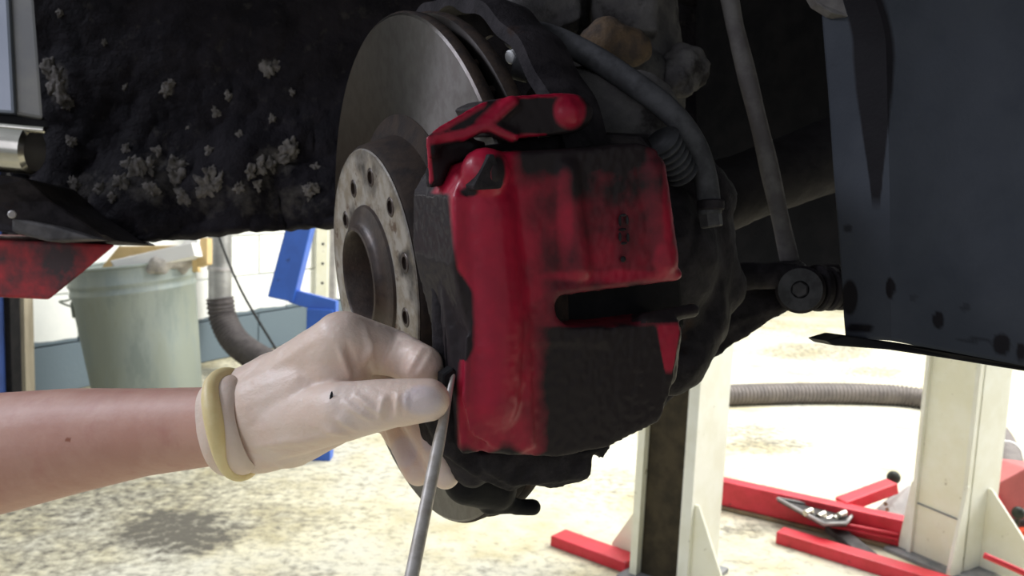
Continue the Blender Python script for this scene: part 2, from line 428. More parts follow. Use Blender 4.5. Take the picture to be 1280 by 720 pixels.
# ------------------------------------------------------------------ car: arch liner, side panel
def build_liner():
    root = thing('car_wheel_arch', 'black plastic wheel arch liner caked in mud behind the brake disc', 'car part', W(300, 296, 1.0))
    # far wall of the arch, then roof curving towards the camera
    def edge_y(x):
        pts = [(-60, 285), (60, 290), (150, 303), (240, 300), (300, 292), (415, 286), (560, 300), (800, 330), (1080, 345)]
        for (a, b), (c, d) in zip(pts, pts[1:]):
            if a <= x <= c: return b + (d - b) * (x - a) / (c - a)
        return 300
    bm = bmesh.new(); nx, ny = 260, 110
    def pt(i, j, back=0):
        x = 20 + (1080 - 20) * i / nx; t = j / ny
        e = edge_y(x) + 3.5 * noise.noise(Vector((x * .06, 0, 0)))
        base = W(x, e, .98 + .10 * ((x - 200) / 900) ** 2)
        h = 0.62 * t                        # height above the bottom edge
        fwd = -.75 * max(0, (h - .34) / .28) ** 1.5 + .05 * math.sin(h * 9)
        p = base + DV * -fwd + Vector((0, 0, h * (1 if h < .34 else .9)))
        n1 = noise.fractal(p * 14, 1, 2, 5)
        low = 1 - sst(.0, .30, h)
        amp = .004 + .016 * low
        return p + Vector((0, -1, 0)) * (n1 * amp + back) 
    A = [[bm.verts.new(pt(i, j)) for i in range(nx + 1)] for j in range(ny + 1)]
    for j in range(ny):
        for i in range(nx): bm.faces.new((A[j][i], A[j][i + 1], A[j + 1][i + 1], A[j + 1][i]))
    o = mesh_obj('liner', bm, m_liner, root, smooth=True)
    bake(o, [('SOLIDIFY', dict(thickness=.012, offset=1 if False else -1))])
    o.data.polygons.foreach_set('use_smooth', [True] * len(o.data.polygons))
    def f(P, x, y):
        m = blobm(x, y, [(72, 105, 16, 34, .62), (190, 225, 45, 40, .50), (345, 200, 36, 24, .62), (335, 85, 18, 14, .42), (208, 112, 14, 16, .42), (120, 235, 60, 26, .36), (290, 250, 110, 30, .36), (375, 250, 40, 30, .38)])
        return m * .9 + .10 * noise.noise(P * 30)
    paint(o, f)
    # lumps of dried mud stuck to the liner
    clumps = [(66, 88, 9), (72, 104, 11), (78, 120, 9), (84, 132, 6), (158, 188, 6), (163, 206, 9), (172, 216, 10), (184, 212, 8), (219, 212, 10), (222, 226, 9), (196, 190, 6),
              (312, 216, 7), (324, 208, 9), (338, 206, 9), (350, 198, 10), (362, 187, 9), (366, 181, 6), (336, 86, 10), (345, 82, 6), (208, 112, 8), (212, 104, 6), (150, 230, 8), (88, 178, 6), (92, 232, 7),
              (126, 236, 7), (262, 220, 8), (275, 226, 7), (256, 235, 9), (388, 238, 8), (395, 210, 5), (140, 248, 6), (190, 240, 8), (230, 248, 7), (300, 236, 6), (320, 232, 7), (285, 120, 4), (270, 140, 5), (300, 170, 4), (75, 15, 4), (130, 52, 2.5), (340, 150, 4), (262, 190, 5), (235, 160, 3), (156, 109, 2.5), (365, 115, 3)]
    dg = bpy.context.evaluated_depsgraph_get()
    ev = o.evaluated_get(dg)
    off = world_loc(o)
    for k, (x, y, r) in enumerate(clumps):
        ok, loc, nr, idx = ev.ray_cast(CAMP - off, ray(x, y).normalized())
        p = (loc + off) if ok else W(x, y, .97)
        dd = (p - CAMP).dot(FW); R = r * dd / FPX * random.uniform(.8, 1.1)
        b = bmesh.new(); bmesh.ops.create_icosphere(b, subdivisions=4, radius=1)
        an = random.uniform(-.6, .6); ca, sa = math.cos(an), math.sin(an); el = random.uniform(1.0, 1.6)
        for v in b.verts:
            q = v.co.copy(); s = 1 + .95 * noise.fractal(q * 1.5 + Vector((k * 3.1, 0, 0)), 1, 2, 5)
            qx, qz = q.x * s, q.z * s * el
            v.co = p + Vector(((qx * ca - qz * sa) * R, q.y * R * .40 * s, (qx * sa + qz * ca) * R))
        mesh_obj('mud_clump', b, m_mud, root, smooth=True)
    b = bmesh.new(); prism(b, [Vector(p + (1.36,)) for p in ((-.03, .05), (1.3, .05), (1.3, 1.3), (-.66, 1.3))], Vector((0, 0, .04)), .004)
    mesh_obj('roof_light_blocker', b, m_black, root)  # unseen plate, added to keep light from above off the near parts
    b = bmesh.new(); box(b, Vector((.98, .55, .98)), Vector((.02, 0, 0)), Vector((0, .60, 0)), Vector((0, 0, .38)), .004)
    mesh_obj('side_light_blocker', b, m_black, root)  # unseen plate, added to block light and keep the right side dark
    # inner wing: closes the arch behind the strut, on the engine side
    b = bmesh.new()
    pts = [W(870, -120, .98), W(1100, -120, .80), W(1100, 345, .80), W(870, 335, .98)]
    prism(b, pts, Vector((.05, .15, 0)), .004)
    mesh_obj('inner_wing', b, m_black, root)
    return root
LINER = build_liner()

def build_side():
    r = thing('car_side_panel', 'silver car body side with a bright trim strip at the left edge', 'car part', W(0, 225, .9))
    d = .86
    b = bmesh.new(); prism(b, [W(-160, -60, d), W(8, -60, d), W(18, 142, d), W(-160, 132, d)], FW * .02, .003); mesh_obj('painted_panel', b, m_silver, r)
    b = bmesh.new(); prism(b, [W(10, -60, d + .004), W(38, -60, d + .004), W(54, 149, d + .004), W(20, 143, d + .004)], FW * .03 - RT * .02, .003); mesh_obj('grey_edge_flange', b, m_silver2, r)
    b = bmesh.new(); prism(b, [W(-160, 130, d + .01), W(56, 146, d + .01), W(62, 160, d + .01), W(-160, 146, d + .01)], FW * .03 - RT * .02, .002); mesh_obj('rubber_seal', b, m_black, r)
    # bright half-round trim
    b = bmesh.new(); A = W(-170, 168, d + .012); B = W(44, 188, d + .012)
    cyl(b, A, B, 33 * d / FPX, 31 * d / FPX, 40, .004)
    mesh_obj('bright_trim', b, m_chrome, r, True, 40)
    b = bmesh.new(); cyl(b, W(-170, 143, d - .002), W(57, 163, d - .002), 4.5 * d / FPX, None, 16, .001); mesh_obj('trim_bead', b, m_chrome, r, True, 40)
    b = bmesh.new(); prism(b, [W(-160, 196, d + .004), W(30, 222, d + .004), W(62, 250, d + .02), W(128, 292, d + .03), W(150, 302, d + .04), W(60, 300, d + .02), W(-160, 262, d + .01)], FW * .10, .004)
    o = mesh_obj('underside_flange', b, m_grime, r)
    b = bmesh.new(); prism(b, [W(14, 272, d - .01), W(66, 282, d - .01), W(120, 299, d - .01), W(60, 302, d - .01), W(14, 290, d - .01)], FW * .03, .003); mesh_obj('jacking_bracket', b, m_dark, r)
    b = bmesh.new(); cyl(b, W(15, 268, d - .012), W(15, 268, d + .01), .004, None, 12, .001); mesh_obj('clip', b, m_plate, r)
build_side()
b = bmesh.new()
d = .9
prism(b, [W(-180, 290, d), W(0, 300, d), W(60, 302, d), (W(146, 306, d)), W(104, 341, d), W(62, 375, d), W(0, 372, d), W(-180, 368, d)], FW * .09 - RT * .075 + Vector((0, 0, .012)), .003)
o = mesh_obj('lift_pad', b, m_redlift); tag(settle(o), 'worn red painted lifting block under the silver car body side', 'lift pad')

# right hand dark panel
def build_shield():
    r = thing('splash_panel', 'large dark blue-grey splash panel filling the upper right', 'panel', W(1150, 445, .52))
    def patch(fn, nu, nv, thick):
        b = bmesh.new(); A = [[b.verts.new(fn(i / nu, j / nv)) for i in range(nu + 1)] for j in range(nv + 1)]
        for j in range(nv):
            for i in range(nu): b.faces.new((A[j][i], A[j][i + 1], A[j + 1][i + 1], A[j + 1][i]))
        return b
    def crease(t): return 1080 + 26 * sst(.0, .25, t) + 8 * t
    def f(s, t):
        y = -60 + (482) * t
        L = 1022 + 35 * t; K = crease(t)
        if s < .3: 
            k = s / .3; x = lerp(L, K, k); dep = lerp(.545, .515, k) - .002 * math.sin(k * math.pi)
        else:
            k = (s - .3) / .7; x = lerp(K, 1420, k); dep = lerp(.515, .47, k) + .004 * math.sin(k * 5)
        yb = y + (s - .0) * t * t * 68 
        if s > .3: yb = y + t * t * (lerp(4, 62, (s - .3) / .7))
        else: yb = y + t * t * 4 * s / .3
        p = W(x, yb, dep)
        return p + FW * (.0012 * noise.fractal(p * 22, 1, 2, 3))
    b = patch(f, 90, 90, 0)
    o = mesh_obj('panel_sheet', b, m_shield, r, True, 30)
    bake(o, [('SOLIDIFY', dict(thickness=.004, offset=-1))])
    spots = [(1113, 360, 7, 16, 1.), (1173, 400, 9, 13, .95), (1062, 372, 12, 26, 1.), (1060, 285, 8, 8, .6), (1142, 372, 8, 9, .45), (1207, 385, 10, 8, .55), (1252, 430, 14, 16, .95), (1276, 440, 8, 14, .9), (1218, 425, 30, 5, .5), (1075, 410, 22, 8, .8)]
    def g(P, x, y):
        t = (y + 60) / 482.
        cx = crease(t) if 0 <= t <= 1 else 1100
        st = 0
        if y < 275: 
            wdt = 36 * (1 - sst(60, 275, y)) + 10
            st = (1 - sst(.7, 1.1, abs(x - (cx - 16)) / wdt * 1.6)) * (1 - sst(230, 280, y)) * .95
        return max(st, blobm(x, y, spots), .6 * (1 - sst(0, 40, y)) * (1 if x < 1100 else .2), .25 * sst(420, 460, y))
    paint(o, g)
    b = bmesh.new(); prism(b, [W(1033, 426, .53), W(1057, 419, .53), W(1120, 428, .525), W(1200, 440, .515), W(1282, 455, .50), W(1420, 470, .48), W(1420, 482, .48), W(1282, 464, .50), W(1190, 449, .515), W(1110, 437, .525), W(1042, 432, .53)], FW * .035, .0012)
    mesh_obj('bottom_flange', b, m_black, r)
    b = bmesh.new(); prism(b, [W(1000, -30, .535), W(1080, -30, .53), W(1064, 22, .53), W(1040, 16, .53), W(1020, 4, .535)], FW * .01, .001)
    mesh_obj('upper_bracket', b, m_rod, r)
build_shield()

# ------------------------------------------------------------------ brake disc
def build_disc():
    r = thing('brake_disc', 'round ventilated steel brake disc behind the red caliper', 'brake disc', D(-.012, -.165, 0))
    R = .165
    b = bmesh.new()   # two friction rings joined by vanes
    lathe(b, [(.102, 0), (R - .0015, 0), (R, -.001), (R, -.0085), (.105, -.0085)], DC, DN, 160, closed=True)
    o = mesh_obj('friction_ring', b, m_discface, r, True, 30)
    b = bmesh.new(); lathe(b, [(.102, -.0165), (R, -.0165), (R, -.024), (R - .0015, -.025), (.102, -.025)], DC, DN, 160, closed=True)
    mesh_obj('friction_ring', b, m_discface, r, True, 30)
    b = bmesh.new(); lathe(b, [(R + .0003, -.0012), (R + .0012, -.003), (R + .0008, -.0075), (R + .0001, -.0083), (R - .003, -.0083), (R - .003, -.0012)], DC, DN, 160, closed=True)
    lathe(b, [(R + .0003, -.0168), (R + .0012, -.019), (R + .0008, -.0235), (R + .0001, -.0248), (R - .003, -.0248), (R - .003, -.0168)], DC, DN, 160, closed=True)
    mesh_obj('rust_lip', b, m_discedge, r, True, 40)
    b = bmesh.new()
    for k in range(40):
        a = 2 * math.pi * k / 40; dr = DU * math.cos(a) + DV * math.sin(a); tg = DU * -math.sin(a) + DV * math.cos(a)
        box(b, DC + DN * -.0125 + dr * .132, dr * .026, tg * .0018, DN * .0045)
    o = mesh_obj('vanes', b, m_discedge, r); o['kind'] = 'stuff'
    # bell: side and mounting face
    b = bmesh.new()
    lathe(b, [(.1035, .0004), (.1035, -.025), (.090, -.025), (.082, .018), (.040, .018), (.040, .0245), (.0835, .0245), (.0855, .0225), (.0905, .004), (.0985, .0012)], DC, DN, 128, closed=True)
    mesh_obj('bell', b, m_hat, r, True, 40)
    b = bmesh.new()
    lathe(b, [(.040, .0243), (.0825, .0243), (.0832, .0250), (.0822, .0258), (.0400, .0258)], DC, DN, 128, closed=True)
    fl = mesh_obj('mounting_face', b, m_flange, r, True, 40)
    bake(fl, [('SUBSURF', dict(subdivision_type='SIMPLE', levels=2))])
    P0 = DC + DN * .0258
    holes = [(442, 236), (463, 222), (488, 259), (506, 329), (507, 397), (432, 275)]
    cb = bmesh.new(); ctr = []
    for hx, hy in holes:
        h = on(hx, hy, P0, DN); q = h - P0
        rad = math.hypot(q.dot(DU), q.dot(DV)); ang = math.atan2(q.dot(DV), q.dot(DU)); ctr.append((rad, ang))
        rr = .0062
        cyl(cb, h - DN * .004, h + DN * .004, rr, None, 24)
    L = world_loc(fl)
    bmesh.ops.translate(cb, verts=cb.verts, vec=-L)
    me = bpy.data.meshes.new('c'); cb.to_mesh(me); cb.free(); co = bpy.data.objects.new('c', me); COL.objects.link(co); co.location = L
    bpy.context.view_layer.update()
    cut(fl, co)
    fl.data.polygons.foreach_set('use_smooth', [False] * len(fl.data.polygons))
    def g(P, x, y):
        m = blobm(x, y, [(452, 200, 12, 16, .62), (515, 350, 8, 34, .62), (506, 330, 13, 22, .75), (463, 230, 12, 22, .6), (488, 259, 9, 14, .45), (440, 275, 9, 25, .6)])
        q = P - P0; rr = q.length
        return max(m, .62 * (1 - sst(.046, .052, rr)), .55 * sst(.079, .083, rr))
    paint(fl, g)
    for (rad, ang), (hx, hy) in zip(ctr, holes):
        h = on(hx, hy, P0, DN) - DN * .0012
        bb = bmesh.new(); lathe(bb, [(.0040, -.003), (.0062, -.003), (.0062, .0010), (.0056, .0016), (.0040, .0016)], h, DN, 24, closed=True)
        mesh_obj('stud_hole', bb, m_hub, fl, True, 40)
    return r
build_disc()
def build_hub():
    r = thing('wheel_hub', 'dark brown hollow wheel hub tube in the middle of the disc face', 'hub', D(.02, -.045, 0))
    b = bmesh.new()
    lathe(b, [(.0300, -.02), (.0305, .0335), (.0318, .0350), (.0335, .0345), (.0345, .0325), (.0365, .0300), (.042, .0290), (.0465, .0275), (.0475, .0255), (.038, .0200), (.038, -.02)], DC, DN, 96, closed=True)
    mesh_obj('hub_tube', b, m_hub, r, True, 45)
    b = bmesh.new()
    lathe(b, [(0, .004), (.012, .004), (.0125, .0), (.022, -.002), (.0298, -.004), (.0298, -.014), (0, -.014)], DC, DN, 48)
    mesh_obj('bearing_seat', b, m_dark, r, True, 40)
    b = bmesh.new()
    lathe(b, [(0, .016), (.010, .016), (.0125, .014), (.0125, .002), (0, .002)], DC, DN, 6)
    mesh_obj('axle_nut', b, m_hub, r)
    b = bmesh.new(); cyl(b, D(.010, 0, 0), D(.022, 0, 0), .006, .0055, 16, .001); mesh_obj('axle_end', b, m_dark, r, True, 40)
build_hub()
# dust shield arc behind the disc, upper right
b = bmesh.new(); seg = 46
for k in range(seg):
    for q in range(1): pass
rings = []
for k in range(seg + 1):
    a = math.radians(-12 + (80) * k / seg)
    dr = DU * math.cos(a) + DV * math.sin(a)
    wv = .0016 * math.sin(k * .7)
    rings.append([b.verts.new(DC + dr * (rr + wv) + DN * nn) for rr, nn in ((.168, -.032), (.176, -.033), (.178, -.045), (.173, -.062), (.150, -.066), (.150, -.062), (.168, -.057), (.171, -.045))])
for A, B in zip(rings, rings[1:]):
    n = len(A)
    for i in range(n): b.faces.new((A[i], A[(i + 1) % n], B[(i + 1) % n], B[i]))
b.faces.new(rings[0]); b.faces.new(rings[-1][::-1])
o = mesh_obj('dust_shield', b, m_grime, None, True, 35); tag(settle(o), 'dark curved dust shield wrapped behind the top edge of the disc', 'shield')

# ------------------------------------------------------------------ caliper
def build_caliper():
    r = thing('brake_caliper', 'large red brake caliper with black grime clamped over the disc', 'caliper', VP(690, 612, .15))
    def poly(pts, v): return [VP(x, y, v) for x, y in pts]
    EX = -DV * .040 - DN * .030
    def body(b):
        # upper plate
        prism(b, poly([(588, 205), (640, 190), (750, 184), (800, 178), (822, 186), (832, 240), (842, 300), (848, 340), (790, 348), (722, 356), (702, 366), (694, 382), (698, 398), (712, 408), (760, 409), (760, 430), (590, 430), (566, 330), (566, 245)], .184), -DV * .050)
        prism(b, poly([(566, 245), (640, 235), (660, 400), (668, 560), (640, 572), (588, 545), (576, 500), (580, 430), (590, 400), (583, 345), (566, 320)], .186), EX)
        # lower plate
        prism(b, poly([(600, 410), (690, 408), (760, 409), (800, 404), (850, 398), (852, 420), (842, 480), (825, 528), (760, 560), (700, 572), (610, 568)], .1835), -DV * .050)
        # vertical barrel on the outboard side
        capsule(b, VP(603, 262, .176), .0155, VP(616, 400, .178), .0150)
        capsule(b, VP(616, 400, .178), .0150, VP(614, 500, .1775), .0145); capsule(b, VP(614, 500, .1775), .0145, VP(612, 525, .171), .014)
        # second rib and inboard rib
        capsule(b, VP(703, 215, .179), .0085, VP(718, 335, .179), .0085)
        capsule(b, VP(806, 215, .176), .011, VP(822, 325, .176), .011)
        capsule(b, VP(690, 362, .182), .0035, VP(845, 343, .180), .0035)
        capsule(b, VP(805, 400, .180), .004, VP(866, 388, .172), .004)
        capsule(b, VP(838, 415, .176), .006, VP(832, 470, .174), .006)
        # pin boss top left
        capsule(b, VP(606, 216, .184), .0115, VP(612, 216, .160), .0115)
        capsule(b, VP(590, 232, .176), .010)
        # outboard cheek with the bite cut out
        prism(b, [D(.046, .048, .18), D(.043, .046, .158), D(.043, -.06, .158), D(.046, -.062, .18), D(.02, -.06, .18), D(.02, .048, .18)], DN * -.012)
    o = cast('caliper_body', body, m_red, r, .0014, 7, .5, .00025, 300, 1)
    def g(P, x, y):
        # grime: heavy on the lower inboard half and along the top
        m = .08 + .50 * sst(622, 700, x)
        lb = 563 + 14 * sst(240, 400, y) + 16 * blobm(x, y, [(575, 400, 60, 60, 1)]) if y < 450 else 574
        m = max(m, .95 * (1 - sst(lb - 8, lb + 7, x)) * sst(236, 246, y))  # outboard side below the boss made darker
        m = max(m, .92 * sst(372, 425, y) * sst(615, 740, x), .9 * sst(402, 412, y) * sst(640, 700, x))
        m = max(m, .74 * sst(585, 655, y + .35 * (x - 600)))
        m = max(m, .84 * (1 - sst(196, 275, y)) * sst(618, 665, x) * (1 - .30 * sst(795, 825, x)))
        m = max(m, .70 * (1 - sst(225, 350, y)) * sst(640, 720, x))
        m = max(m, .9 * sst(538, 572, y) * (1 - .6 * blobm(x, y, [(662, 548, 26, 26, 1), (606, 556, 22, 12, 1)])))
        m = max(m, .92 * (1 - sst(.150, .170, (P - DC).dot(DV))))  # faces set back from the outer face made darker
        m = max(m, blobm(x, y, [(586, 240, 14, 8, .8), (781, 286, 9, 20, .66), (779, 324, 7, 9, .62), (690, 300, 20, 60, .56), (622, 214, 12, 26, .8), (585, 470, 6, 60, .3)]))
        m -= .20 * blobm(x, y, [(706, 270, 12, 70, 1)])
        tri = sst(0, 8, y - 403) * (1 - sst(455, 475, y)) * (1 - sst(.6, 1.1, abs(x - 836) / max(3, 18 - (y - 405) * .2)))
        m = m * (1 - .95 * tri)
        m -= .26 * blobm(x, y, [(765, 345, 95, 9, 1), (832, 325, 18, 26, 1), (835, 250, 8, 90, .7), (748, 318, 26, 30, .6), (610, 200, 10, 10, .6)])
        if y > 380 and x > 790 and y < 402: m = .85
        return m + .10 * noise.fractal(P * 60, 1, 2, 3)
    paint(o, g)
    # embossed rib bump marks on the inboard face
    for (x, y, rx, ry) in ((775, 276, 2, 7), (784, 275, 2, 6), (779, 269, 5, 2), (778, 287, 6, 2), (775, 296, 2, 6), (785, 297, 2, 6), (780, 304, 5, 2), (779, 324, 4, 4)):
        b = bmesh.new(); c = VP(x, y, .1855); ellipsoid(b, c, [DN * rx * .42 / FPX, DU * ry * .42 / FPX, DV * .0009])
        mesh_obj('casting_mark', b, m_grime, r, True)
    # the pads and their backing seen in the window
    b = bmesh.new(); prism(b, poly([(686, 350), (850, 335), (856, 410), (760, 416), (690, 416)], .160), -DV * .05, .002)
    mesh_obj('brake_pad', b, m_black, r)
    b = bmesh.new(); prism(b, poly([(545, 255), (572, 262), (580, 330), (590, 400), (585, 470), (568, 490), (556, 470), (552, 330)], .165), -DV * .02 - DN * .02, .002)
    mesh_obj('pad_backing_plate', b, m_grime, r)
    # upper bridge
    def bridge(b):
        prism(b, poly([(531, 173), (545, 160), (600, 128), (640, 120), (700, 116), (724, 118), (728, 158), (716, 166), (640, 174), (618, 166), (607, 153), (585, 163), (578, 170), (556, 166), (545, 174), (545, 196), (533, 200)], .176), -DV * .022 - DN * .016)
        prism(b, poly([(620, 130), (640, 121), (700, 117), (724, 119), (727, 156), (640, 170)], .172), -DV * .05)
        prism(b, poly([(532, 180), (560, 172), (600, 178), (590, 196), (560, 205), (552, 232), (535, 236)], .168), -DV * .016 - DN * .012)
        capsule(b, VP(706, 142, .172), .0085, VP(721, 142, .168), .008)
        capsule(b, VP(607, 157, .176), .0035, VP(640, 128, .176), .0035)
        capsule(b, VP(607, 157, .176), .0035, VP(640, 171, .176), .0035)
        capsule(b, VP(578, 170, .174), .003, VP(607, 156, .176), .003)
        capsule(b, VP(578, 170, .174), .003, VP(540, 176, .172), .003)
    o = cast('caliper_bridge', bridge, m_red, r, .0013, 5, .5, .0002, 300, 2)
    def g2(P, x, y):
        m = .9
        m -= .95 * blobm(x, y, [(712, 138, 22, 26, 1)])
        for (ax, ay), (bx, by), wd in (((545, 160), (600, 128), 11), ((604, 155), (638, 124), 13), ((607, 156), (640, 172), 7), ((578, 170), (607, 154), 8), ((535, 176), (578, 168), 8), ((640, 120), (700, 117), 5), ((534, 180), (538, 225), 5), ((640, 172), (680, 170), 5)):
            dx, dy = bx - ax, by - ay; t = max(0, min(1, ((x - ax) * dx + (y - ay) * dy) / (dx * dx + dy * dy)))
            dd = math.hypot(x - ax - t * dx, y - ay - t * dy); m = min(m, .9 - .75 * (1 - sst(.3, 1.2, dd / wd)))
        if (P - DC).dot(DV) < .150: m = max(m, .8)
        return m
    paint(o, g2)
    # dark gap plate between bridge and body
    b = bmesh.new(); prism(b, poly([(540, 190), (720, 166), (800, 170), (815, 185), (640, 205), (560, 245), (545, 240)], .150), -DV * .03 - DN * .03, .002)
    mesh_obj('carrier_plate', b, m_grime, r)
    # lower carrier
    def carrier(b):
        prism(b, poly([(556, 470), (580, 500), (590, 560), (612, 570), (700, 568), (745, 552), (752, 575), (742, 566), (738, 594), (728, 604), (690, 612), (660, 606), (640, 617), (600, 600), (556, 570)], .168), -DV * .045)
        prism(b, poly([(600, 566), (740, 562), (768, 552), (756, 574), (744, 562), (738, 600), (640, 610), (606, 590)], .172), -DV * .03)
        capsule(b, VP(560, 520, .155), .012, VP(590, 585, .155), .010)
        capsule(b, VP(556, 300, .150), .007, VP(560, 470, .150), .008)
        capsule(b, VP(550, 215, .150), .007, VP(556, 300, .150), .007)
    cast('carrier_bracket', carrier, m_grime, r, .0016, 4, .5, .0005, 160, 3)
    # pad spring tail at the bottom of the disc
    def tail(b):
        capsule(b, VP(645, 634, .120), .0045, VP(666, 634, .120), .0048)
        capsule(b, VP(612, 628, .120), .007, VP(645, 632, .120), .0045)
        capsule(b, VP(585, 600, .120), .014, VP(620, 612, .120), .012)
    cast('pad_spring_clip', tail, m_black, r, .0012, 3)
    # cotter / guide bolt heads
    for (x, y, v, rr) in ((564, 474, .172, .0055),):
        b = bmesh.new(); c = VP(x, y, v); cyl(b, c - DV * .006, c + DV * .0015, rr, None, 6 if rr > .0052 else 16, .0008)
        mesh_obj('guide_bolt', b, m_black, r)
    b = bmesh.new(); prism(b, [VP(612, 193, .1950), VP(618, 192, .1950), VP(630, 228, .1945), VP(627, 236, .1945), VP(594, 238, .1945), VP(592, 232, .1945)], -DV * .010, .0012)
    mesh_obj('pin_recess_patch', b, m_grime, r)  # raised dark patch standing in for the shaded pin boss recess
    # rubber boot
    b = bmesh.new(); p, q = VP(826, 176, .150), VP(856, 222, .145)
    path = resample([p, q], .0006)
    sweep(b, path, lambda s, t: .0095 + .0016 * math.cos(s * 2 * math.pi / .0045) - .002 * t, 24)
    mesh_obj('slide_pin_boot', b, m_rubber, r, True)
    return r
build_caliper()

# ------------------------------------------------------------------ knuckle, strut, arms, hose
def build_knuckle():
    def f(b):
        capsule(b, W(830, 175, .57), .022, W(850, 260, .56), .032)
        capsule(b, W(850, 260, .56), .035, W(862, 400, .56), .026)
        capsule(b, W(862, 400, .56), .024, W(842, 455, .53), .020)
        capsule(b, W(885, 330, .56), .018, W(905, 360, .57), .016)
        capsule(b, W(780, 320, .55), .06, W(760, 420, .55), .05)
    o = cast('steering_knuckle', f, m_grime, None, .0035, 4, .5, .0022, 55, 5)
    o2 = o
    tag(settle(o), 'dark lumpy cast steering knuckle to the right of the red caliper', 'knuckle')
    def top(b):
        capsule(b, W(700, 140, .53), .024, W(790, 150, .54), .030)
        capsule(b, W(790, 150, .54), .028, W(825, 190, .55), .020)
        capsule(b, W(740, 105, .54), .012, W(690, 108, .53), .010)
    cast('knuckle_neck', top, m_greyiron, o2, .003, 4, .5, .0016, 60, 15)
    def s(b):
        capsule(b, W(760, -90, .66), .046, W(780, 120, .66), .046)
        capsule(b, W(690, 10, .60), .020, W(650, 14, .59), .016)
        capsule(b, W(700, 90, .60), .020, W(800, 100, .62), .022)
        prism(b, [W(640, -40, .585), W(722, -40, .585), W(728, 24, .585), W(700, 34, .585), (W(655, 36, .585))], FW * .04)
        prism(b, [W(735, -60, .60), W(822, -60, .60), W(826, 42, .60), W(742, 32, .60)], FW * .05)
    o = thing('suspension_strut', 'dusty grey suspension strut and clamp at the top centre', 'strut', W(760, 110, .62))
    k = cast('strut_body', s, m_greyiron, o, .003, 3, .5, .0018, 60, 6)
    b = bmesh.new()
    def rp(b): capsule(b, W(758, 48, .575), .014, W(792, 62, .58), .012); capsule(b, W(740, 50, .578), .009)
    cast('rusty_clamp', rp, m_rustpatch, o, .0022, 4, .5, .0012, 90, 8)
    def rp2(b): capsule(b, W(855, 84, .62), .016, W(846, 104, .61), .012); capsule(b, W(862, 92, .62), .013)
    cast('bump_stop_lug', rp2, m_greyiron, o, .0022, 3, .5, .003, 90, 9)
    for x in (828, 838):
        b = bmesh.new(); cyl(b, W(x, -60, .64), W(x - 2, 130, .64), .0022, None, 12); mesh_obj('brake_pipe', b, m_rod, o, True, 40)
    # pale sensor plug
    b = bmesh.new(); cyl(b, W(641, 82, .50), W(664, 88, .50), .0075, None, 20, .001); 
    o2 = mesh_obj('sensor_plug', b, m_rubber, None, True, 40)
    tag(settle(o2), 'small pale blue-grey sensor plug tucked above the caliper', 'plug')
    b = bmesh.new(); cyl(b, W(636, 72, .497), W(644, 70, .50), .004, None, 12, .0008); p = mesh_obj('plug_cap', b, m_white, o2, True, 40)
build_knuckle()
# brake hose
P = [W(640, 46, .56), W(680, 44, .54), W(735, 68, .52), (W(790, 103, .505)), W(838, 140, .50), W(868, 180, .50), W(882, 222, .50), W(888, 268, .50)]
path = resample(catmull(P, 20), .002)
r = thing('brake_hose', 'thick dusty rubber brake hose arching over the caliper', 'hose', W(888, 280, .50))
b = bmesh.new(); sweep(b, path, lambda s, t: .0068 * (1.15 - .2 * t), 18); mesh_obj('hose', b, m_rubber, r, True)
b = bmesh.new(); cyl(b, W(887, 262, .50), W(890, 284, .50), .0065, None, 6, .0008); mesh_obj('end_fitting', b, m_dark, r)
b = bmesh.new(); cyl(b, W(888, 250, .50), W(888, 263, .50), .0078, None, 20, .0008); mesh_obj('crimp_collar', b, m_grime, r, True, 40)
# drop link
r = thing('drop_link', 'slim dusty steel rod slanting down between caliper and splash panel', 'rod', W(990, 335, .62))
b = bmesh.new(); sweep(b, resample([W(902, -60, .62), W(918, 30, .62), W(956, 185, .62), W(988, 330, .62)], .004), lambda s, t: .0064 + .0003 * math.sin(s * 90), 20); mesh_obj('link_rod', b, m_rod, r, True)
def jb(b): capsule(b, W(988, 345, .62), .013); capsule(b, W(990, 350, .61), .012, W(1000, 352, .64), .012)
cast('ball_joint', jb, m_grime, r, .002, 3, .5, .0008, 120, 4)
# control arm
r = thing('control_arm', 'dark lower control arm with round rubber bush at its end', 'control arm', W(900, 470, .62))
def ca(b):
    prism(b, [W(822, 520, .60), W(830, 440, .60), W(880, 372, .61), W(905, 335, .62), W(960, 335, .63), W(1050, 330, .64), W(1070, 345, .64), W(1068, 382, .64), W(985, 388, .63), W(905, 440, .615), W(868, 470, .61)], FW * .03)
    capsule(b, W(905, 345, .61), .010, W(990, 345, .61), .009)
cast('arm', ca, m_grime, r, .0025, 3, .5, .0012, 80, 3)
b = bmesh.new(); c = W(1000, 362, .60); cyl(b, c, c + FW * .05 + RT * .02, .0165, None, 40, .002); hs = mesh_obj('bush_housing', b, m_grime, r, True, 40)
b = bmesh.new(); lathe(b, [(.006, 0), (.0125, -.001), (.0145, -.003), (.0145, .004), (.006, .004)], c - FW * .001, -(FW * .05 + RT * .02), 40, closed=True); mesh_obj('rubber_bush', b, m_rubber, hs, True, 40)
for k, x in enumerate((1018, 1032, 1046)):
    b = bmesh.new(); c2 = W(x, 360 + k, .615); cyl(b, c2, c2 + RT * .006 + FW * .002, .0165 - .001 * k, None, 32, .0015); mesh_obj('bush_washer', b, m_grime, r, True, 40)
b = bmesh.new(); lathe(b, [(0, .004), (.005, .004), (.006, .003), (.006, -.01), (0, -.01)], c, -(FW * .05 + RT * .02), 6); mesh_obj('bush_bolt', b, m_dark, hs)
